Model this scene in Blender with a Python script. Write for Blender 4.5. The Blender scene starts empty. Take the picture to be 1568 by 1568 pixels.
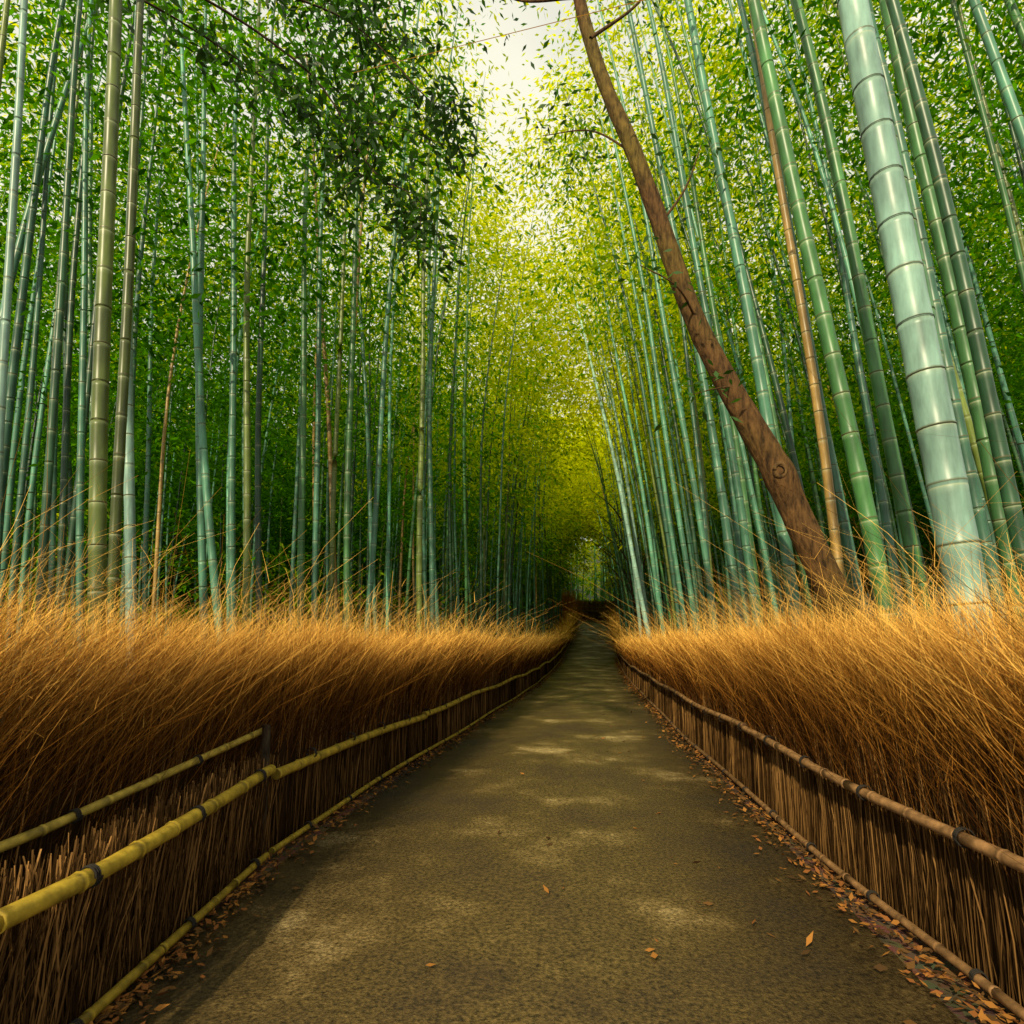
import bpy, math
import numpy as np
R = np.random.default_rng(7)
scn = bpy.context.scene
scn.view_settings.view_transform = 'Standard'
scn.view_settings.look = 'None'
scn.view_settings.exposure = 0

# ---------------------------------------------------------------- helpers
class Acc:
    def __init__(s): s.v=[]; s.f=[]; s.c=[]; s.t=[]; s.n=0
    def add(s, v, f, c, t=None):
        v=np.asarray(v,np.float32).reshape(-1,3); m=len(v)
        c=np.asarray(c,np.float32)
        if c.ndim==1: c=np.tile(c,(m,1))
        s.v.append(v); s.f.append(np.asarray(f,np.int32).reshape(-1,4)+s.n); s.c.append(c.reshape(-1,3))
        s.t.append(np.zeros(m,np.float32) if t is None else np.asarray(t,np.float32).reshape(-1))
        s.n+=m
    def build(s, name, mat, smooth=False, parent=None):
        v=np.concatenate(s.v); f=np.concatenate(s.f); c=np.concatenate(s.c); t=np.concatenate(s.t)
        me=bpy.data.meshes.new(name)
        me.vertices.add(len(v)); me.vertices.foreach_set('co',v.ravel())
        me.loops.add(f.size); me.loops.foreach_set('vertex_index',f.astype(np.int32).ravel())
        me.polygons.add(len(f)); me.polygons.foreach_set('loop_start',np.arange(0,f.size,4,dtype=np.int32))
        me.update(calc_edges=True)
        me.polygons.foreach_set('use_smooth',np.full(len(f),smooth))
        a=me.attributes.new('col','FLOAT_COLOR','POINT')
        a.data.foreach_set('color',np.c_[c,np.ones(len(c),np.float32)].astype(np.float32).ravel())
        b=me.attributes.new('tt','FLOAT','POINT'); b.data.foreach_set('value',t)
        me.materials.append(mat)
        ob=bpy.data.objects.new(name,me); scn.collection.objects.link(ob)
        if parent: ob.parent=parent
        return ob

def empty(name):
    e=bpy.data.objects.new(name,None); scn.collection.objects.link(e); return e

def tubes(P, rad, sides):
    P=np.asarray(P,float); rad=np.asarray(rad,float); n,k,_=P.shape
    T=np.gradient(P,axis=1); T/=np.linalg.norm(T,axis=2,keepdims=True)+1e-9
    M=P[:,-1]-P[:,0]; M=M/(np.linalg.norm(M,axis=1,keepdims=True)+1e-9)
    ref=np.where(np.abs(M[:,2:3])>.8,np.array([[0,1.,0]]),np.array([[0,0,1.]]))[:,None,:]
    A=np.cross(T,ref); A/=np.linalg.norm(A,axis=2,keepdims=True)+1e-9
    B=np.cross(T,A)
    th=np.arange(sides)/sides*2*np.pi
    V=P[:,:,None,:]+rad[:,:,None,None]*(np.cos(th)[None,None,:,None]*A[:,:,None,:]+np.sin(th)[None,None,:,None]*B[:,:,None,:])
    i=np.arange(n)[:,None,None]*k*sides; j=np.arange(k-1)[None,:,None]*sides
    a=np.arange(sides)[None,None,:]; a2=(a+1)%sides
    F=np.stack([i+j+a,i+j+a2,i+j+sides+a2,i+j+sides+a],-1).reshape(-1,4)
    return V.reshape(-1,3),F

def ribbons(P, W):
    n,k,_=P.shape
    th=R.uniform(0,np.pi,n); S=np.stack([np.cos(th),np.sin(th),np.zeros(n)],-1)[:,None,:]
    V=np.stack([P-S*W[:,:,None],P+S*W[:,:,None]],2).reshape(-1,3)
    i=np.arange(n)[:,None]*k*2; j=np.arange(k-1)[None,:]*2
    F=np.stack([i+j,i+j+1,i+j+3,i+j+2],-1).reshape(-1,4)
    return V,F

def leaves(p,d,L,W,flat=.6):
    n=len(p)
    up=np.array([0,0,1.])*flat+R.normal(0,.5,(n,3))
    s=np.cross(d,up); s/=np.linalg.norm(s,axis=1,keepdims=True)+1e-9
    L=L[:,None];W=W[:,None]
    V=np.stack([p,p+d*L*.42+s*W*.5,p+d*L,p+d*L*.42-s*W*.5],1).reshape(-1,3)
    F=np.arange(n*4).reshape(-1,4)
    return V,F

def smooth_path(pts, m):
    pts=np.asarray(pts,float); n=len(pts)
    e=np.vstack([2*pts[0]-pts[1],pts,2*pts[-1]-pts[-2]])
    out=[]
    for u in np.linspace(0,n-1-1e-6,m):
        i=int(u); t=u-i; p0,p1,p2,p3=e[i],e[i+1],e[i+2],e[i+3]
        out.append(.5*((2*p1)+(-p0+p2)*t+(2*p0-5*p1+4*p2-p3)*t*t+(-p0+3*p1-3*p2+p3)*t**3))
    return np.array(out)

def nz(x,y,z=0,s=1.0,o=0.0):
    x=np.asarray(x)*s+o; y=np.asarray(y)*s-o*1.7; z=np.asarray(z)*s+o*.6
    return (np.sin(x*1.7+1.3*np.sin(y*1.1+z))+np.sin(y*1.9+1.1*np.sin(z*1.5+x*.7))+np.sin(z*2.1+1.2*np.sin(x*1.3-y*.9))
            +.6*np.sin(x*3.7+y*2.9)+.6*np.sin(y*4.1-z*3.3))/4.2

# ---------------------------------------------------------------- layout
def prof(y):
    return np.interp(y,[-50,22,30,37,44,52,61,70,90,130,200,500],[0,0,.12,.38,.8,1.75,3.05,4.3,6.5,16,34,60])
def gz(x,y):
    x=np.asarray(x,float); y=np.asarray(y,float)
    side=np.clip(np.abs(x)-45,0,200)
    return prof(y)+side*.28+np.clip(np.abs(x)-4,0,4)/4*.12*nz(x,y,0,.5)
def fxL(y): return np.interp(y,[-2,2.2,4,6,9.5,17,44,58,61,63,66],[-1.72,-1.97,-2.27,-2.30,-2.2,-2.05,-1.92,-1.6,-1.7,-2.3,-4.5])
def fxT(y): return np.where(y<4.5,np.interp(y,[-2,2.4,4.15,4.5],[-2.26,-2.44,-2.42,-2.30]),fxL(y))
def fxR(y): return np.interp(y,[-2,2.9,4.3,9.4,26,44,61,67],[1.78,1.67,1.56,1.44,1.5,1.78,2.15,2.9])

# ---------------------------------------------------------------- materials
def newmat(name):
    m=bpy.data.materials.new(name); m.use_nodes=True
    nt=m.node_tree; nt.nodes.clear()
    return m,nt,nt.nodes,nt.links
def N(ns,t,**k):
    n=ns.new(t)
    for a,b in k.items(): setattr(n,a,b)
    return n
def principled_attr(name, rough=.6, noise_scale=8, lo=.75, hi=1.2, bump=0.0, stretch=(1,1,1), spec=.4, transl=0.0, tcol=(1.2,1.25,.6), nodes_ring=False, diffuse=False):
    m,nt,ns,lk=newmat(name)
    at=N(ns,'ShaderNodeAttribute',attribute_name='col')
    col=at.outputs['Color']
    if noise_scale:
        geo=N(ns,'ShaderNodeTexCoord'); mp=N(ns,'ShaderNodeMapping'); mp.inputs['Scale'].default_value=stretch
        lk.new(geo.outputs['Object'],mp.inputs[0])
        no=N(ns,'ShaderNodeTexNoise'); no.inputs['Scale'].default_value=noise_scale; no.inputs['Detail'].default_value=5; no.inputs['Roughness'].default_value=.6
        lk.new(mp.outputs[0],no.inputs['Vector'])
        mr=N(ns,'ShaderNodeMapRange'); mr.inputs['From Min'].default_value=.3; mr.inputs['From Max'].default_value=.7
        mr.inputs['To Min'].default_value=lo; mr.inputs['To Max'].default_value=hi
        lk.new(no.outputs['Fac'],mr.inputs['Value'])
        mul=N(ns,'ShaderNodeVectorMath',operation='SCALE'); lk.new(col,mul.inputs[0]); lk.new(mr.outputs[0],mul.inputs['Scale'])
        col=mul.outputs[0]
    if nodes_ring:
        tt=N(ns,'ShaderNodeAttribute',attribute_name='tt')
        cr=N(ns,'ShaderNodeValToRGB')
        e=cr.color_ramp.elements
        e[0].position=0; e[0].color=(.085,.08,.03,1)
        e[1].position=1; e[1].color=(.40,.44,.26,1)
        cr2=N(ns,'ShaderNodeValToRGB'); g=cr2.color_ramp.elements
        g[0].position=0; g[0].color=(.8,.8,.8,1); g[1].position=1; g[1].color=(.6,.6,.6,1)
        for pos,v in ((.028,.7),(.045,0),(.82,0),(.94,.12),(.98,.5),):
            q=g.new(pos); q.color=(v,v,v,1)
        lk.new(tt.outputs['Fac'],cr.inputs[0]); lk.new(tt.outputs['Fac'],cr2.inputs[0])
        mx=N(ns,'ShaderNodeMix',data_type='RGBA')
        lk.new(cr2.outputs[0],mx.inputs['Factor']); lk.new(col,mx.inputs['A']); lk.new(cr.outputs[0],mx.inputs['B'])
        col=mx.outputs['Result']
    if diffuse:
        bs=N(ns,'ShaderNodeBsdfDiffuse'); lk.new(col,bs.inputs['Color'])
    else:
        bs=N(ns,'ShaderNodeBsdfPrincipled'); bs.inputs['Roughness'].default_value=rough
        bs.inputs['Specular IOR Level'].default_value=spec
        lk.new(col,bs.inputs['Base Color'])
    if bump:
        bp=N(ns,'ShaderNodeBump'); bp.inputs['Strength'].default_value=bump; bp.inputs['Distance'].default_value=.02
        lk.new(no.outputs['Fac'],bp.inputs['Height']); lk.new(bp.outputs[0],bs.inputs['Normal'])
    out=N(ns,'ShaderNodeOutputMaterial')
    if transl:
        tr=N(ns,'ShaderNodeBsdfTranslucent')
        tm=N(ns,'ShaderNodeVectorMath',operation='MULTIPLY'); tm.inputs[1].default_value=tcol
        lk.new(col,tm.inputs[0]); lk.new(tm.outputs[0],tr.inputs['Color'])
        ms=N(ns,'ShaderNodeMixShader'); ms.inputs[0].default_value=transl
        lk.new(bs.outputs[0],ms.inputs[1]); lk.new(tr.outputs[0],ms.inputs[2]); lk.new(ms.outputs[0],out.inputs[0])
    else: lk.new(bs.outputs[0],out.inputs[0])
    return m

M_culm=principled_attr('bamboo_culm',rough=.38,noise_scale=4.0,lo=.55,hi=1.35,stretch=(3,3,.6),spec=.4,nodes_ring=True)
M_rail=principled_attr('bamboo_rail',rough=.5,noise_scale=14,lo=.4,hi=1.3,spec=.35,bump=.2)
M_leaf=principled_attr('bamboo_leaf',noise_scale=0,transl=.55,tcol=(1.9,1.8,.4),diffuse=True)
M_dleaf=principled_attr('broad_leaf',rough=.4,noise_scale=3,transl=.4,tcol=(1.6,1.9,.5),spec=.3)
M_brush=principled_attr('brushwood_twigs',noise_scale=0,diffuse=True)
M_bark=principled_attr('bark',rough=.85,noise_scale=13,lo=.2,hi=1.7,bump=1.0,stretch=(2.6,2.6,.6),spec=.2)
M_litter=principled_attr('fallen_leaf_litter',noise_scale=0,diffuse=True)
M_rope=principled_attr('tie_rope',rough=.9,noise_scale=60)

def ground_mat():
    m,nt,ns,lk=newmat('forest_floor')
    tc=N(ns,'ShaderNodeTexCoord'); at=N(ns,'ShaderNodeAttribute',attribute_name='col')
    n1=N(ns,'ShaderNodeTexNoise'); n1.inputs['Scale'].default_value=.7; n1.inputs['Detail'].default_value=8
    n2=N(ns,'ShaderNodeTexVoronoi'); n2.inputs['Scale'].default_value=16
    lk.new(tc.outputs['Object'],n1.inputs[0]); lk.new(tc.outputs['Object'],n2.inputs[0])
    r=N(ns,'ShaderNodeValToRGB'); e=r.color_ramp.elements
    e[0].position=.35; e[0].color=(.035,.022,.012,1); e[1].position=.7; e[1].color=(.19,.10,.04,1)
    q=e.new(.52); q.color=(.10,.055,.025,1)
    lk.new(n1.outputs['Fac'],r.inputs[0])
    hs=N(ns,'ShaderNodeMix',data_type='RGBA',blend_type='MULTIPLY'); hs.inputs['Factor'].default_value=.6
    lk.new(r.outputs[0],hs.inputs['A']); lk.new(n2.outputs['Color'],hs.inputs['B'])
    h2=N(ns,'ShaderNodeMix',data_type='RGBA',blend_type='MULTIPLY'); h2.inputs['Factor'].default_value=1
    lk.new(hs.outputs['Result'],h2.inputs['A']); lk.new(at.outputs['Color'],h2.inputs['B'])
    b=N(ns,'ShaderNodeBsdfPrincipled'); b.inputs['Roughness'].default_value=.9
    lk.new(h2.outputs['Result'],b.inputs['Base Color'])
    bp=N(ns,'ShaderNodeBump'); bp.inputs['Strength'].default_value=.6; lk.new(n2.outputs['Distance'],bp.inputs['Height']); lk.new(bp.outputs[0],b.inputs['Normal'])
    o=N(ns,'ShaderNodeOutputMaterial'); lk.new(b.outputs[0],o.inputs[0]); return m
def path_mat():
    m,nt,ns,lk=newmat('path_asphalt')
    tc=N(ns,'ShaderNodeTexCoord')
    big=N(ns,'ShaderNodeTexNoise'); big.inputs['Scale'].default_value=.8; big.inputs['Detail'].default_value=7; big.inputs['Roughness'].default_value=.62
    fine=N(ns,'ShaderNodeTexNoise'); fine.inputs['Scale'].default_value=42; fine.inputs['Detail'].default_value=5; fine.inputs['Roughness'].default_value=.8
    vo=N(ns,'ShaderNodeTexVoronoi'); vo.inputs['Scale'].default_value=80
    at=N(ns,'ShaderNodeAttribute',attribute_name='col')
    for q in (big,fine,vo): lk.new(tc.outputs['Object'],q.inputs['Vector'])
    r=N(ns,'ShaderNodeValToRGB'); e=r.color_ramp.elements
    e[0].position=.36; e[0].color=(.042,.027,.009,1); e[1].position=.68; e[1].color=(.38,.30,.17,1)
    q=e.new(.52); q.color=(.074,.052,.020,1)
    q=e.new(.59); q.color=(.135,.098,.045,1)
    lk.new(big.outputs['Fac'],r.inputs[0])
    r2=N(ns,'ShaderNodeValToRGB'); e=r2.color_ramp.elements
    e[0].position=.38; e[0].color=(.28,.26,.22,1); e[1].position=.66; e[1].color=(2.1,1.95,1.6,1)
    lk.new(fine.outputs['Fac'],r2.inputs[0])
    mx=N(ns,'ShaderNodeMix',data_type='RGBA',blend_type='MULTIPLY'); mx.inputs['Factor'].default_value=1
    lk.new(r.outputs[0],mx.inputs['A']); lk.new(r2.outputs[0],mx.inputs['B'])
    m2=N(ns,'ShaderNodeMix',data_type='RGBA',blend_type='MULTIPLY'); m2.inputs['Factor'].default_value=1
    lk.new(mx.outputs['Result'],m2.inputs['A']); lk.new(at.outputs['Color'],m2.inputs['B'])
    b=N(ns,'ShaderNodeBsdfPrincipled'); lk.new(m2.outputs['Result'],b.inputs['Base Color']); b.inputs['Specular IOR Level'].default_value=.5
    rr=N(ns,'ShaderNodeMapRange'); rr.inputs['From Min'].default_value=.35; rr.inputs['From Max'].default_value=.65; rr.inputs['To Min'].default_value=.65; rr.inputs['To Max'].default_value=.3
    lk.new(big.outputs['Fac'],rr.inputs['Value']); lk.new(rr.outputs[0],b.inputs['Roughness'])
    bp=N(ns,'ShaderNodeBump'); bp.inputs['Strength'].default_value=.5; bp.inputs['Distance'].default_value=.006
    lk.new(vo.outputs['Distance'],bp.inputs['Height']); lk.new(bp.outputs[0],b.inputs['Normal'])
    o=N(ns,'ShaderNodeOutputMaterial'); lk.new(b.outputs[0],o.inputs[0]); return m
M_ground=ground_mat(); M_path=path_mat()

# ---------------------------------------------------------------- ground + path
def grid(xs,ys,zf):
    X,Y=np.meshgrid(xs,ys); Z=zf(X,Y)
    V=np.stack([X,Y,Z],-1).reshape(-1,3); nx=len(xs); ny=len(ys)
    j,i=np.meshgrid(np.arange(ny-1),np.arange(nx-1),indexing='ij'); a=j*nx+i
    return V,np.stack([a,a+1,a+nx+1,a+nx],-1).reshape(-1,4)
xs=np.unique(np.r_[np.linspace(-400,-50,15),np.linspace(-50,-8,43),np.linspace(-8,8,33),np.linspace(8,50,43),np.linspace(50,400,15)])
ys=np.unique(np.r_[np.linspace(-60,-4,15),np.linspace(-4,100,105),np.linspace(100,600,40)])
g=Acc(); v,f=grid(xs,ys,gz)
k=np.clip(np.maximum((np.abs(v[:,0])-18)/15,(v[:,1]-72)/10),0,1)[:,None]
g.add(v,f,np.array([1,1,1.])*(1-k)+np.array([.25,.75,.15])*k); g.build('ground',M_ground,True)

cl=smooth_path([(-.1,-6),(-.3,0),(-.37,6),(-.37,12),(-.3,20),(-.2,32),(-.07,44),(.2,54),(.28,59),(.1,62.5),(-1.4,66),(-4.5,68.2),(-9,69.5),(-16,70.5)],240)
tg=np.gradient(cl,axis=0); tg/=np.linalg.norm(tg,axis=1,keepdims=True); nr=np.c_[tg[:,1],-tg[:,0]]
us=np.linspace(-1.78,1.78,9)
XY=cl[:,None,:]+nr[:,None,:]*us[None,:,None]
Z=gz(XY[...,0],XY[...,1])+.03-.02*(us/1.78)**2
v=np.concatenate([XY,Z[...,None]],-1).reshape(-1,3)
j,i=np.meshgrid(np.arange(len(cl)-1),np.arange(8),indexing='ij'); a=j*9+i
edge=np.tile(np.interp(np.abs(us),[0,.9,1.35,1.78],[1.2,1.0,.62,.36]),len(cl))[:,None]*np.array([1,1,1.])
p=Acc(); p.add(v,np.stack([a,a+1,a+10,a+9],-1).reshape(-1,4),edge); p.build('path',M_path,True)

fl=Acc()
def litter(n,fx,sgn,y0,y1,spread):
    y=y0+(y1-y0)*R.random(n)**1.8
    x=fx(y)-sgn*np.abs(R.normal(0,spread,n))-sgn*.03
    pz=gz(x,y)+.035+R.random(n)*.015
    th=R.uniform(0,2*np.pi,n); d=np.stack([np.cos(th),np.sin(th),R.normal(.1,.25,n)],-1)
    L=R.uniform(.02,.06,n)*(1+y*.03); V,F=leaves(np.stack([x,y,pz],-1),d,L,L*R.uniform(.3,.6,n),1.6)
    c=np.array([[.22,.085,.025],[.12,.06,.02],[.06,.033,.014],[.30,.13,.03]])[R.integers(0,4,n)]
    fl.add(V,F,np.repeat(c,4,0))
litter(4200,fxR,1,2.0,40,.13); litter(3600,fxL,-1,2.0,40,.11)
litter(140,lambda y:0*y+1.3,1,2.0,25,.9)
n=9000
fx_=np.where(R.random(n)<.5,-3-R.random(n)*14,2.2+R.random(n)*12); fy=3+R.random(n)*40
th=R.uniform(0,6.28,n); d=np.stack([np.cos(th),np.sin(th),R.normal(.1,.2,n)],-1)
V,F=leaves(np.stack([fx_,fy,gz(fx_,fy)+.03],-1),d,R.uniform(.1,.2,n),R.uniform(.03,.07,n),1.5)
fl.add(V,F,np.repeat(np.array([[.35,.17,.06],[.2,.1,.04]])[R.integers(0,2,n)],4,0))
fl.build('fallen_leaves',M_litter)

# ---------------------------------------------------------------- brushwood fences
def sticks(acc,fx,side,y0,y1,dens,hlo,hhi,lean,thick=.3):
    n=int(dens*(y1-y0)); y=R.uniform(y0,y1,n); o=R.random(n)**1.5*thick
    rs=np.maximum(.0026,.0006*y)*R.uniform(.6,1.4,n)
    h=R.uniform(hlo,hhi,n)
    k=4; s=np.linspace(0,1,k)[None,:]
    x0=fx(y)+side*(o+.01); g0=gz(x0,y)
    X=x0[:,None]+R.normal(0,.02,n)[:,None]*s+side*.04*s; Y=y[:,None]+(R.normal(0,.07,n)+.03)[:,None]*s+lean*.12*s**2+R.normal(0,.018,(n,k))
    Z=g0[:,None]+h[:,None]*s
    V,F=ribbons(np.stack([X,Y,Z],-1),rs[:,None]*np.ones((1,k)))
    b=R.random(n)[:,None]; lo=np.array([.032,.016,.006]); hi=np.array([.30,.155,.05])
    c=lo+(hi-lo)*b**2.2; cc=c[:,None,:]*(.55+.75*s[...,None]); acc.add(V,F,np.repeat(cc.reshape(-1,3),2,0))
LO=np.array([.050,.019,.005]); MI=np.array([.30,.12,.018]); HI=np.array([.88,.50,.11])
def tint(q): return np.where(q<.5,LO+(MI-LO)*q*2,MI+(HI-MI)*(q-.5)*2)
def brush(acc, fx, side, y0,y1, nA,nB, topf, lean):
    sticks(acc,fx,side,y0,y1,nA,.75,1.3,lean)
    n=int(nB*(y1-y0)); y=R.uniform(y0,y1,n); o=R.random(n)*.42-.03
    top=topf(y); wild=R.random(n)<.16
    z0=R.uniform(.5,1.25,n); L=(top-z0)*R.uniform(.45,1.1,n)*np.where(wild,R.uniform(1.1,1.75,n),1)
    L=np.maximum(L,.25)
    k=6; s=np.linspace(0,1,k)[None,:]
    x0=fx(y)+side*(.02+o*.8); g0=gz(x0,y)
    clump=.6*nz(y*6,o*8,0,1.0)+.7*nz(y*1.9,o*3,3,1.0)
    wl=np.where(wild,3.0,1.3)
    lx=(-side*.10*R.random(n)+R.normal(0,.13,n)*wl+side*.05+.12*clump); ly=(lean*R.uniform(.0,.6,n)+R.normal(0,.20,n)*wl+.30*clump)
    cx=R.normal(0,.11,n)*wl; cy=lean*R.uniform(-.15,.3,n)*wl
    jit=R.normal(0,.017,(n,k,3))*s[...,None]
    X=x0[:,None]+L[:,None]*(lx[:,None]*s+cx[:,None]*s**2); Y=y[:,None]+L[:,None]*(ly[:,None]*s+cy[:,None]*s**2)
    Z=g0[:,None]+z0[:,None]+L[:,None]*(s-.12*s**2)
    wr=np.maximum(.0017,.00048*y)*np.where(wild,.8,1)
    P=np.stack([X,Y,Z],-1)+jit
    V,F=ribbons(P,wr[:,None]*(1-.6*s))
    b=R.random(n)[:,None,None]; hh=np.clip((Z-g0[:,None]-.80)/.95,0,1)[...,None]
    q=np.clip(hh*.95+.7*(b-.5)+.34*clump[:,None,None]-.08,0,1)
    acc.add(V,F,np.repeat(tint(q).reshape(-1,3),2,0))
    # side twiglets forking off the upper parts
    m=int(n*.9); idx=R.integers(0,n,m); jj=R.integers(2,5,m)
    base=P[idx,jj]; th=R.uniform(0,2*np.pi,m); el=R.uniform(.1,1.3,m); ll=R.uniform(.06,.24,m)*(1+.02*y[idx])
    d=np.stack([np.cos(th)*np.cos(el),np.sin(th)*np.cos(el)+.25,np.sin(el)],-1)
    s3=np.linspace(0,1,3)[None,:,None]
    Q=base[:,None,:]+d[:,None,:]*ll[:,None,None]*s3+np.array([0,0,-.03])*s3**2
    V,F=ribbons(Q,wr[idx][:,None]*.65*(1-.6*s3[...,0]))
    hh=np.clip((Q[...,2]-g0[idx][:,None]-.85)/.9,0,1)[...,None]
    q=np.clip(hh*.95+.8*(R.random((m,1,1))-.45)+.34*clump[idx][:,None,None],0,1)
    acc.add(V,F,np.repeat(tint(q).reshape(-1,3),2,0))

def core(acc, fx, side, y0,y1,h=1.05,th=.30):
    y=np.arange(y0,y1,.4); x=fx(y); g0=gz(x,y)
    prof_=[(.05,0),(.05,h*.7),(.12,h),(th-.04,h),(th,h*.6),(th,0)]
    V=np.stack([np.stack([x+side*o,y,g0+z-.02],-1) for o,z in prof_],1)
    k=len(prof_); i,j=np.meshgrid(np.arange(len(y)-1),np.arange(k-1),indexing='ij'); a=i*k+j
    acc.add(V.reshape(-1,3),np.stack([a,a+k,a+k+1,a+1],-1).reshape(-1,4),(.03,.016,.007))

def rail(acc, pts, r, col, seg=.33, sides=10):
    pts=np.asarray(pts,float); d=np.r_[0,np.cumsum(np.linalg.norm(np.diff(pts,axis=0),axis=1))]
    P=[];Rr=[];C=[]; s=0; col=np.array(col)
    while s<d[-1]:
        for o,rr,cm in ((0,1.0,.45),(.012,1.16,1.25),(.03,1.02,.8),(.06,1,1),(seg*.5,.99,1),(seg-.03,1.01,1.05)):
            if s+o<=d[-1]: P.append([np.interp(s+o,d,pts[:,q]) for q in range(3)]); Rr.append(r*rr); C.append(col*cm)
        s+=seg*R.uniform(.8,1.25)
    P=np.array(P); V,F=tubes(P[None],np.array(Rr)[None],sides)
    acc.add(V,F,np.repeat(np.array(C),sides,0))
    for e in (0,-1):
        c=P[e]; base=(0 if e==0 else len(P)-1)*sides
        m=np.vstack([V[base:base+sides],[c]])
        acc.add(m,[[q,(q+1)%sides,(q+2)%sides,sides] for q in range(0,sides,2)],col*.5)
def tie(acc,p,r,axis=(0,1,0)):
    t=np.linspace(0,2*np.pi*3,40); ax=np.array(axis,float); ax/=np.linalg.norm(ax)
    A=np.cross(ax,[0,0,1.]); A/=np.linalg.norm(A); B=np.array([0,0,1.])
    P=np.array(p)+(r+.004)*(np.cos(t)[:,None]*A+np.sin(t)[:,None]*B)+ax*(t/t[-1]-.5)[:,None]*.03
    V,F=tubes(P[None],np.full((1,40),.0045),5); acc.add(V,F,(.018,.014,.01))

def fence(fx, fxb, side, y0,y1, zr, rcol, topf, extra=None):
    root=empty('brushwood_fence')
    a=Acc(); core(a,fxb,side,y0,y1)
    lean=1.0
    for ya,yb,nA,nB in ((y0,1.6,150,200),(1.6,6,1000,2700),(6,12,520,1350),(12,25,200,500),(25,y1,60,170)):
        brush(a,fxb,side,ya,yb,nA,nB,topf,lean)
    if side<0:
        sticks(a,fx,side,y0,4.12,1100,.45,.74,.3,.12); core(a,fx,side,y0,4.1,.5,.2)
    a.build('brushwood',M_brush,False,root)
    b=Acc(); tb=Acc()
    y=y0
    while y<y1-1:
        ln=R.uniform(3.2,4.4); ye=min(y+ln+.08,y1)
        if side<0 and y<4.05<ye: ye=4.05
        yy=np.linspace(y,ye,8); xx=fx(yy)-side*.035; dz=R.normal(0,.012)
        if side<0 and y>4.0 and y<4.5: dz=-.05
        rr=.036 if side<0 else .028
        zz=gz(xx,yy)+zr(yy)+dz+.02*np.sin(yy*1.3)
        rail(b,np.stack([xx,yy,zz],-1),rr,np.array(rcol)*R.uniform(.85,1.1),seg=.34)
        zz2=gz(xx,yy)+.075+.01*np.sin(yy*1.1)
        rail(b,np.stack([xx-side*.0,yy,zz2],-1),.022,np.array(rcol)*R.uniform(.6,.85),seg=.3)
        y=ye-(.08 if ye!=4.05 else -.03)
    b.build('rails',M_rail,True,root)
    for yt in np.arange(y0+.4,min(y1,34),.82):
        x=fx(yt)-side*.035
        tie(tb,(x,yt,float(gz(x,yt)+zr(yt)+.02*np.sin(yt*1.3))),.036)
        tie(tb,(x,yt,float(gz(x,yt)+.075)),.024)
    if extra: extra(root,tb)
    tb.build('ties',M_rope,True,root)
    return root
def left_extra(root,tb):
    b=Acc()
    yy=np.linspace(-1.5,4.12,14); xx=np.interp(yy,[-1.5,2.4,4.15],[-2.18,-2.37,-2.37]); zz=np.interp(yy,[-1.5,2.4,4.15],[.55,.70,.88])
    rail(b,np.stack([xx,yy,zz],-1),.022,(.42,.30,.05),seg=.3)
    b.build('back_rail',M_rail,True,root)
    for yt in (.9,1.8,2.55,3.4): tie(tb,(float(np.interp(yt,[-1.5,2.4,4.15],[-2.18,-2.37,-2.37])),yt,float(np.interp(yt,[-1.5,2.4,4.15],[.55,.70,.88]))),.024)
    V,F=tubes(np.array([[[-2.33,4.09,0],[-2.33,4.09,.45],[-2.33,4.09,.92]]]),np.array([[.035,.033,.03]]),8); c=Acc(); c.add(V,F,(.05,.035,.02)); c.build('post',M_bark,True,root)
fence(fxL,fxT,-1,-1.5,61,lambda y:.60+np.interp(y,[0,2,4,6],[0,.0,.05,0]),(.50,.34,.035),
      lambda y: 1.70+.13*nz(y,0,0,1.1)+.13*nz(y,0,0,4.1)+np.interp(y,[0,2,4,20,50],[.12,.1,0,.0,.2]), left_extra)
fence(fxR,fxR, 1,-1.5,66,lambda y:.66+0*y,(.30,.16,.065),
      lambda y: 1.66+.20*nz(y,0,0,1.3,2)+.14*nz(y,0,0,4.3)+np.interp(y,[0,4,5,20,50],[.12,.05,0,-.1,.1]))

root=empty('brushwood_fence'); a=Acc(); n=5000
t=R.random(n); bx=3.6-8.5*t; by=68.5+4*t; o=R.random(n)*.3; k=4; s=np.linspace(0,1,k)[None,:]
h=R.uniform(.9,2.3,n); X=bx[:,None]+R.normal(0,.12,n)[:,None]*s; Y=(by+o)[:,None]+0*s; Z=gz(bx,by)[:,None]+h[:,None]*s
V,F=ribbons(np.stack([X,Y,Z],-1),np.full((n,k),.022))
cc=np.array([.16,.09,.055])+np.array([.36,.21,.11])*(R.random((n,1,1))**2*s[...,None]); a.add(V,F,np.repeat(np.broadcast_to(cc,(n,k,3)).reshape(-1,3),2,0))
n=1500; bx=R.normal(-2.6,.5,n); by=61.5+R.normal(0,.6,n); h=R.uniform(1.2,4.0,n)
X=bx[:,None]+R.normal(.15,.22,n)[:,None]*s*2; Y=by[:,None]+0*s; Z=gz(bx,by)[:,None]+h[:,None]*s
V,F=ribbons(np.stack([X,Y,Z],-1),np.full((n,k),.02)*(1-.6*s)); a.add(V,F,np.repeat(np.broadcast_to(np.array([.65,.27,.07])*(.4+.8*R.random((n,1,1))),(n,k,3)).reshape(-1,3),2,0))
a.build('brushwood',M_brush,False,root)
b=Acc()
for zz in (.35,1.0,1.45):
    q=np.linspace(0,1,12); X=3.6-8.5*q; Y=68.4+4*q; rail(b,np.stack([X,Y,gz(X,Y)+zz],-1),.06,(.34,.25,.12),seg=.6,sides=6)
b.build('rails',M_rail,True,root)

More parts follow.
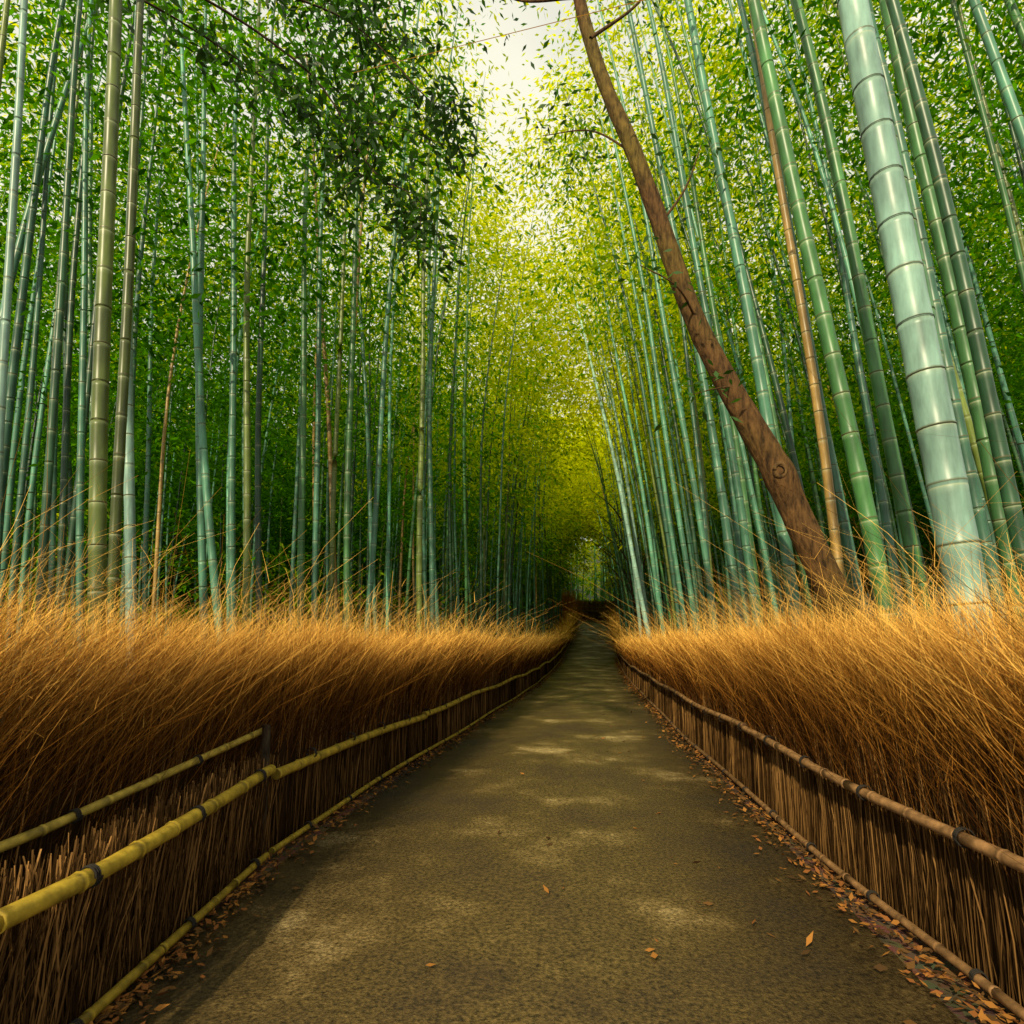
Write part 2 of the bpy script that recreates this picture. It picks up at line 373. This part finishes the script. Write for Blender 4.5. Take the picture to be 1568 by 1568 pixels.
# ---------------------------------------------------------------- bamboo
C_TEAL=np.array([.062,.180,.110]); C_GREEN=np.array([.05,.155,.045]); C_OLIVE=np.array([.12,.165,.028]); C_TAN=np.array([.40,.25,.07]); C_WAX=np.array([.20,.34,.28]); C_DARK=np.array([.020,.065,.028])
def culm_geo(acc, x,y,lx,ly,r,col,H=15,arch=0.0,archy=0.0,inter=.33,sides=12,detail=True):
    zs=[];rs=[];ts=[]; z=-.1+R.random()*.15; step=.16
    while z<H:
        il=min(inter,step); step*=1.18
        if detail:
            for o,rr,tv in ((0,1.035,0),(.008,1.05,.03),(.018,1.0,.045),(il*.5,.985,.5),(il-.05,.995,.85),(il-.010,1.01,.97),(il-.004,.99,1.0)):
                zs.append(z+o); rs.append(rr); ts.append(tv)
        else:
            for o,rr,tv in ((0,1.03,.0),(.02,1.0,.05),(il*.9,1.0,.85),(il-.01,1.0,1.0)):
                zs.append(z+o); rs.append(rr); ts.append(tv)
        z+=il*R.uniform(.93,1.07)
    zs=np.array(zs); u=zs/H
    taper=np.clip(1-.15*u-.75*u**2.2,.06,1)
    w=.02*np.sin(zs*.9+R.random()*6)
    P=np.stack([x+lx*zs+arch*u**2.6*H*.35+w,y+ly*zs+archy*u**2.6*H*.35,zs+float(gz(x,y))],-1)
    V,F=tubes(P[None],(r*taper*np.array(rs))[None],sides)
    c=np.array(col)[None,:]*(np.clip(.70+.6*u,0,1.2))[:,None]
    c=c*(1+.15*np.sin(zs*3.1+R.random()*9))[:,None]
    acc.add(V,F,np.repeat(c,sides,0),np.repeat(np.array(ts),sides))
near=[(2.18,3.6,-.057,0,.102,C_WAX*1.15),(2.66,4.25,-.075,0,.085,C_GREEN*1.3),(2.40,4.84,-.10,0,.066,C_GREEN*1.2),(3.15,5.75,-.088,0,.062,C_GREEN*1.2),
 (2.85,6.9,-.047,0,.056,C_TAN),(3.12,7.0,-.085,0,.055,C_TEAL),(2.05,5.8,-.083,0,.058,C_TEAL*1.25),(3.5,5.2,-.07,0,.06,C_GREEN),(3.9,6.0,-.08,0,.06,C_TEAL*.8),(3.35,4.7,-.09,0,.055,C_DARK*1.3),
 (2.35,8.2,-.09,0,.055,C_TEAL),(2.6,9.1,-.07,0,.055,C_GREEN),(2.15,9.8,-.10,0,.052,C_TEAL*1.2),(2.1,11.5,-.09,0,.055,C_TEAL*1.2),(2.9,11,-.06,0,.055,C_TEAL),
 (2.0,18.4,-.15,0,.075,C_WAX*1.3),(2.1,20,-.10,0,.07,C_WAX),(2.05,15.5,-.11,0,.06,C_TEAL*1.5),(2.2,13.4,-.085,0,.055,C_TEAL*1.3),(2.05,23,-.08,0,.07,C_WAX),
 (-3.53,4.0,-.093,0,.062,C_OLIVE*.8),(-3.75,4.35,-.07,0,.045,C_OLIVE*.5),(-4.6,5.6,-.11,0,.056,C_WAX),(-4.1,6.5,-.167,0,.05,C_TEAL*1.35),(-4.7,6.9,-.10,0,.05,C_TEAL*1.2),
 (-4.94,7.9,-.087,0,.055,C_TEAL),(-4.5,7.44,-.072,0,.05,C_OLIVE),(-4.9,8.4,-.066,0,.05,C_DARK),(-3.9,3.55,-.10,0,.03,C_WAX),
 (-4.25,8.5,-.062,0,.055,C_GREEN),(-4.3,9.0,-.05,0,.05,C_TEAL),(-4.15,9.2,-.03,0,.045,C_OLIVE),(-3.65,8.7,-.04,0,.055,C_GREEN*.8),(-3.7,9.4,.02,0,.052,C_TEAL),
 (-2.95,10.2,-.03,0,.056,C_OLIVE*1.15),(-7.2,7.3,-.08,0,.05,C_DARK),(-6.0,6.5,-.12,0,.045,C_TEAL),(-5.3,5.2,-.07,0,.04,C_DARK*1.4)]
for x,y,lx,ly,r,c in near:
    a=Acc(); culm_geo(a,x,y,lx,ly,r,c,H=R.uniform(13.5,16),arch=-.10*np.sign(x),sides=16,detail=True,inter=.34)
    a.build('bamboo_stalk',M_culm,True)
grove=empty('bamboo_grove'); gl=Acc(); pos=[(q[0],q[1]) for q in near]
def scatter(n,side):
    cnt=0; tries=0
    while cnt<n and tries<n*30:
        tries+=1
        y=5+85*R.random()**1.15
        off=R.exponential(6.5)
        if side<0: x=fxL(min(y,58))-.75-off
        else: x=fxR(min(y,60))+.55+off
        if y<11 and side<0 and x>-6.5: continue
        if y>61 and -14<x<fxR(66):
            if y<74: continue
        k=x/y
        if k<-1.5 or k>1.0 : continue
        if any(abs(x-px)<.42+.003*y and abs(y-py)<.42+.003*y for px,py in pos): continue
        pos.append((x,y)); cnt+=1
        ch=R.random(); c=[C_TEAL,C_GREEN,C_OLIVE,C_DARK,C_TEAL*1.5,C_TAN*.8][int(np.searchsorted([.36,.58,.66,.86,.97],ch))]*R.uniform(.6,1.3)
        if side>0: lx=R.normal(-.075,.03)
        else: lx=R.normal(-.07 if y<16 else -.02,.03)
        near_=y<14 and off<6
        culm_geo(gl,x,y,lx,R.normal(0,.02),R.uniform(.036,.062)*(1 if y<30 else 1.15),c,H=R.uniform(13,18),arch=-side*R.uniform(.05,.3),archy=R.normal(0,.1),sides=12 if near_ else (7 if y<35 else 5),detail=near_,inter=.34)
scatter(350,-1); scatter(500,1)
for _ in range(150):
    x=R.uniform(-22,14); y=R.uniform(74,92); culm_geo(gl,x,y,R.normal(0,.03),0,.075,[C_TEAL,C_GREEN,C_TEAL*1.2][R.integers(0,3)]*2.0,H=R.uniform(12,17),sides=5,detail=False)
gl.build('culms',M_culm,True,grove)

# ---------------------------------------------------------------- foliage
lf=Acc()
DK=np.array([.012,.060,.003]); MD=np.array([.065,.22,.004]); YL=np.array([.56,.58,.010])  # YL: glow of sunlit canopy leaves put into their colour
def foliage(n, xr,yr,zr, per, dens, warm, ybias=1.0):
    x=R.uniform(*xr,n); y=yr[0]+(yr[1]-yr[0])*R.random(n)**ybias; z=R.uniform(*zr,n)
    keep=dens(x,y,z)>R.random(n); k=x/y; el=(z-1.5)/np.hypot(x,y)
    keep&=(k>-1.3)&(k<.9)&(el<1.4)
    x,y,z=x[keep],y[keep],z[keep]; n=len(x)
    if n==0: return
    m=per; cx=np.repeat(x,m); cy=np.repeat(y,m); cz=np.repeat(z,m); N_=len(cx)
    dist=np.hypot(cx,cy); sc=np.repeat(R.uniform(.6,1.5,n),m)
    off=R.normal(0,1,(N_,3))*np.stack([.5*sc,.5*sc,.24*sc],-1)
    P=np.stack([cx,cy,cz],-1)+off; P[:,2]-=.25*np.hypot(off[:,0],off[:,1])**2
    th=np.arctan2(off[:,1],off[:,0])+R.normal(0,.9,N_); pt=R.normal(-.45,.35,N_)
    d=np.stack([np.cos(th)*np.cos(pt),np.sin(th)*np.cos(pt),np.sin(pt)],-1)
    L=(.10+.0056*dist)*R.uniform(.7,1.3,N_); W=L*.34
    V,F=leaves(P,d,L,W)
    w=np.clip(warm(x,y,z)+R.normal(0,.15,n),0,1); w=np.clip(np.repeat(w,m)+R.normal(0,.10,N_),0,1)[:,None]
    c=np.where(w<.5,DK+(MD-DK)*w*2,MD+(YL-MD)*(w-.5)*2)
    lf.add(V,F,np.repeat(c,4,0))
    print('kept',n)
def warm(x,y,z):  # canopy glow painted into leaf colour: yellower near path axis and higher up
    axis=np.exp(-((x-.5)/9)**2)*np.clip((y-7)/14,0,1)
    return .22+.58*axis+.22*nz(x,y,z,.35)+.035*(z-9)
def densL(x,y,z):
    b=5.2+1.2*nz(x,y,0,.4); g=np.clip((z-b)/2.5,0,1)*(.7+.3*(nz(x,y,z,.55,3)>-.15))
    return g*(x<-3.0)
def densR(x,y,z):
    b=6.3+1.2*nz(x,y,0,.4)+np.clip((12-y)/6,0,1)*1.5; return np.clip((z-b)/2.5,0,1)*(.7+.3*(nz(x,y,z,.55,3)>-.1))*(x>2.5)
def densC(x,y,z):
    b=10.0+1.0*nz(x,y,0,.4)-np.abs(x+.3)*.9+prof(y)
    start=np.where(x<-.6,16.5,13)
    gap=(np.abs(x+2.9)<.55)&(y<21)
    lv=np.interp(y,[13,16,25,29,42,50,72],[.5,.65,.6,.16,.18,.5,.6])
    return np.clip((z-b)/2,0,1)*(y>start)*lv*(~gap)
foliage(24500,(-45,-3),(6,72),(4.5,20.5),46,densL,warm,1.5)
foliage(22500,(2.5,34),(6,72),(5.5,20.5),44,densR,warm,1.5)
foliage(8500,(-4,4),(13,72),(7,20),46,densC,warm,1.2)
foliage(4800,(-75,40),(66,98),(5,34),46,lambda x,y,z:np.clip((z-gz(x,y)-5)/3,0,1),lambda x,y,z:.45+.5*np.exp(-((x-1)/14)**2)+.2*nz(x,y,z,.3))  # far trees: same painted glow, yellower around the path axis
foliage(1300,(-62,-22),(18,70),(1,9),40,lambda x,y,z:.9+0*x,lambda x,y,z:.25+.15*nz(x,y,z,.4))
foliage(600,(-20,-4.5),(14,55),(2.2,6),36,lambda x,y,z:.6+0*x,lambda x,y,z:.4+0*x)
foliage(600,(-28,22),(88,99),(6,13),40,lambda x,y,z:.9*(z>gz(x,y)),lambda x,y,z:.60+.2*nz(x,y,z,.4))
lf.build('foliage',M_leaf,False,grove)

# ---------------------------------------------------------------- trees
def limb(acc,pts,r0,r1,sides,col,m=None,rough=.0):
    m=m or len(pts)*6; P=smooth_path(pts,m); rr=np.linspace(r0,r1,m)
    V,F=tubes(P[None],rr[None],sides)
    if rough:
        ctr=np.repeat(P,sides,0); dv=V-ctr; V=ctr+dv*(1+rough*nz(V[:,0]*9,V[:,1]*9,V[:,2]*4,1.0)[:,None])
    acc.add(V,F,col); return P
def leafmass(acc,pts,per,spread,L,col):
    pts=np.asarray(pts); P=np.repeat(pts,per,0)+R.normal(0,1,(len(pts)*per,3))*spread; n=len(P)
    th=R.uniform(0,6.28,n); pt=R.normal(-.5,.4,n); d=np.stack([np.cos(th)*np.cos(pt),np.sin(th)*np.cos(pt),np.sin(pt)],-1)
    l=L*R.uniform(.7,1.25,n); V,F=leaves(P,d,l,l*.36); acc.add(V,F,np.repeat(np.array(col)*R.uniform(.5,1.6,(n,1)),4,0))

lt=empty('leaning_tree'); a=Acc(); BK=(.085,.043,.014)
tp=[(2.62,4.9,-.1),(2.25,4.9,.9),(1.95,4.9,1.73),(1.72,4.9,2.35),(1.55,4.9,2.85),(1.21,4.9,3.6),(.92,4.9,4.32),(.675,4.9,5.22),(.45,4.9,6.0),(.15,4.95,7.0),(-.05,5.05,8.2),(-.1,5.2,9.6)]
P=smooth_path(tp,150); rr=np.interp(np.arange(150),[0,30,58,75,110,149],[.15,.118,.112,.09,.072,.045])
kn=np.array([1.56,4.82,2.86]); rr=rr*(1+.26*np.exp(-(np.linalg.norm(P-kn,axis=1)/.12)**2))
V,F=tubes(P[None],rr[None],30); ctr=np.repeat(P,30,0)
V=ctr+(V-ctr)*(1+.08*nz(V[:,0]*8,V[:,1]*8,V[:,2]*4)+.05*nz(V[:,0]*30,V[:,1]*30,V[:,2]*9))[:,None]
mo=np.clip(nz(V[:,0],V[:,1],V[:,2],2.2)*1.2,0,1)[:,None]
a.add(V,F,np.array(BK)*(1-mo)+np.array([.11,.08,.015])*mo)
t=np.linspace(0,2*np.pi,20); ring=np.stack([1.52+.045*np.cos(t),4.785+.0*t,2.87+.055*np.sin(t)],-1)
V,F=tubes(ring[None],np.full((1,20),.017),8); a.add(V,F,(.09,.05,.018))
limb(a,[(1.53,4.88,2.87),(1.52,4.80,2.87),(1.51,4.775,2.868)],.05,.035,12,(.02,.011,.006),m=5)
lb=[]
for pts,r in (([(.95,4.88,4.25),(.75,4.6,4.4),(.45,4.5,4.55)],.012),([(.68,4.9,5.2),(.95,5.1,5.7),(1.15,5.3,6.3)],.015),([(.5,4.9,5.9),(.1,5.1,6.4),(-.4,5.4,6.7)],.0125),
              ([(.1,4.9,7.2),(.6,5.2,7.9),(.9,5.5,8.8)],.018),([(0,5.0,7.8),(-.7,5.4,8.4),(-1.2,5.6,9.2)],.018),([(1.2,4.85,3.62),(1.0,4.6,3.5),(.82,4.5,3.42)],.008)):
    Q=limb(a,pts,r,r*.3,8,BK); lb.append((Q,r))
a.build('trunk',M_bark,True,lt)
a=Acc()
for Q,r in lb: leafmass(a,Q[len(Q)//2:], 6 if r<.0124 else 14,.12 if r<.0124 else .22,.09,(.035,.09,.015))
a.build('leaves',M_dleaf,False,lt)

bt=empty('broadleaf_tree'); a=Acc()
limb(a,[(-6.4,2.2,-.1),(-6.3,2.3,2.5),(-6.1,2.6,5),(-5.8,3.0,7.4),(-5.5,3.3,10)],.16,.07,14,(.09,.05,.03),rough=.06)
lv=[]
def bough(pts,r,n=7,lo=.3):
    pts=[tuple(np.array(q)+(R.normal(0,.15,3) if 0<i_<len(pts)-1 else 0)) for i_,q in enumerate(pts)]
    Q=limb(a,pts,r,r*.2,8,(.05,.03,.018))
    for i in np.linspace(len(Q)*lo,len(Q)-1,n).astype(int):
        q=Q[i]; e=q+np.array([R.normal(.2,.35),R.normal(.1,.35),-R.uniform(.0,.5)])
        S=limb(a,[q,(q+e)/2+[0,0,.08],e],r*.25,.004,5,(.05,.03,.018),m=6); lv.extend(S[2:])
bough([(-5.9,2.9,7),(-4.4,4.2,7.7),(-3.0,5.0,7.3),(-2.1,5.3,6.7),(-1.65,5.3,6.05)],.018,18,.45)
bough([(-5.8,3.0,7.4),(-4.6,4.6,7.9),(-3.6,5.6,7.7),(-2.6,6.0,7.2)],.016,12)
bough([(-5.7,3.1,7.8),(-4.0,4.6,8.6),(-2.8,5.6,8.8),(-1.9,6.0,8.3),(-1.6,6.0,7.7)],.018,16,.4)
bough([(-5.6,3.2,8.6),(-4.4,4.6,9.6),(-3.2,5.4,9.8),(-2.0,5.8,9.6)],.02,16)
a.build('trunk_and_boughs',M_bark,True,bt)
a=Acc(); leafmass(a,lv,11,.13,.14,(.026,.068,.013)); a.build('leaves',M_dleaf,False,bt)

for bx,by,sc in ((2.9,31,1.0),(3.1,37,1.1)):
    dt=empty('slender_tree'); a=Acc(); g0=float(gz(bx,by)); lv=[]
    tr=[(bx,by,g0-.1),(bx-.25*sc,by,g0+3),(bx-.8*sc,by,g0+6.5),(bx-1.2*sc,by,g0+10)]
    Q=limb(a,tr,.15,.05,8,(.035,.022,.014),rough=.05)
    for i,(dx,dz) in zip((5,8,10,12,14,17,20),((-1.6,3.4),(-2.6,3.6),(1.0,3),(-2.4,2.6),(1.4,2.2),(-2,2.2),(1,2))):
        q=Q[min(i,len(Q)-1)]; S=limb(a,[q,q+np.array([dx*.4,0,dz*.6]),q+np.array([dx,R.normal(0,.5),dz])],.055,.012,6,(.035,.022,.014)); lv.extend(S[7:])
    a.build('trunk',M_bark,True,dt)
    a=Acc(); leafmass(a,lv,8,.45,.16,(.045,.13,.016)); a.build('leaves',M_dleaf,False,dt)

# ---------------------------------------------------------------- light: hazy bright sky + one warm sun
AZ=math.radians(-163); EL=math.radians(36)
w=bpy.data.worlds.new('World'); scn.world=w; w.use_nodes=True
nt=w.node_tree; nt.nodes.clear()
sk=nt.nodes.new('ShaderNodeTexSky'); sk.sky_type='NISHITA'; sk.sun_disc=False; sk.sun_elevation=EL; sk.sun_rotation=AZ
sk.air_density=1.2; sk.dust_density=1.0; sk.ozone_density=.5
cn=nt.nodes.new('ShaderNodeTexNoise'); cn.inputs['Scale'].default_value=2.2; cn.inputs['Detail'].default_value=5
cr=nt.nodes.new('ShaderNodeMapRange'); cr.inputs['From Min'].default_value=.35; cr.inputs['From Max'].default_value=.6; cr.inputs['To Min'].default_value=.6; cr.inputs['To Max'].default_value=.95
tcw=nt.nodes.new('ShaderNodeTexCoord'); nt.links.new(tcw.outputs['Generated'],cn.inputs['Vector']); nt.links.new(cn.outputs['Fac'],cr.inputs['Value'])
mx=nt.nodes.new('ShaderNodeMix'); mx.data_type='RGBA'; mx.inputs['B'].default_value=(6.9,6.7,5.4,1)
nt.links.new(cr.outputs[0],mx.inputs['Factor']); nt.links.new(sk.outputs[0],mx.inputs['A'])
bg=nt.nodes.new('ShaderNodeBackground'); bg.inputs[1].default_value=.15
ou=nt.nodes.new('ShaderNodeOutputWorld'); nt.links.new(mx.outputs['Result'],bg.inputs[0]); nt.links.new(bg.outputs[0],ou.inputs[0])
sl=bpy.data.lights.new('sun','SUN'); sl.energy=5.0; sl.angle=math.radians(1.0); sl.color=(1,.86,.55)
so=bpy.data.objects.new('sun',sl); scn.collection.objects.link(so)
from mathutils import Vector
dv=Vector((math.sin(AZ)*math.cos(EL),math.cos(AZ)*math.cos(EL),math.sin(EL)))
so.rotation_euler=dv.to_track_quat('Z','Y').to_euler(); so.location=dv*60

# ---------------------------------------------------------------- camera
cd=bpy.data.cameras.new('camera'); co=bpy.data.objects.new('camera',cd); scn.collection.objects.link(co)
cd.sensor_width=36; cd.lens=36*900/1568; cd.shift_y=75/1568; cd.clip_end=2000; cd.clip_start=.05
co.location=(0,0,1.5); co.rotation_euler=(math.radians(98),0,math.radians(7.6))
scn.camera=co
print('leaf quads',lf.n//4)
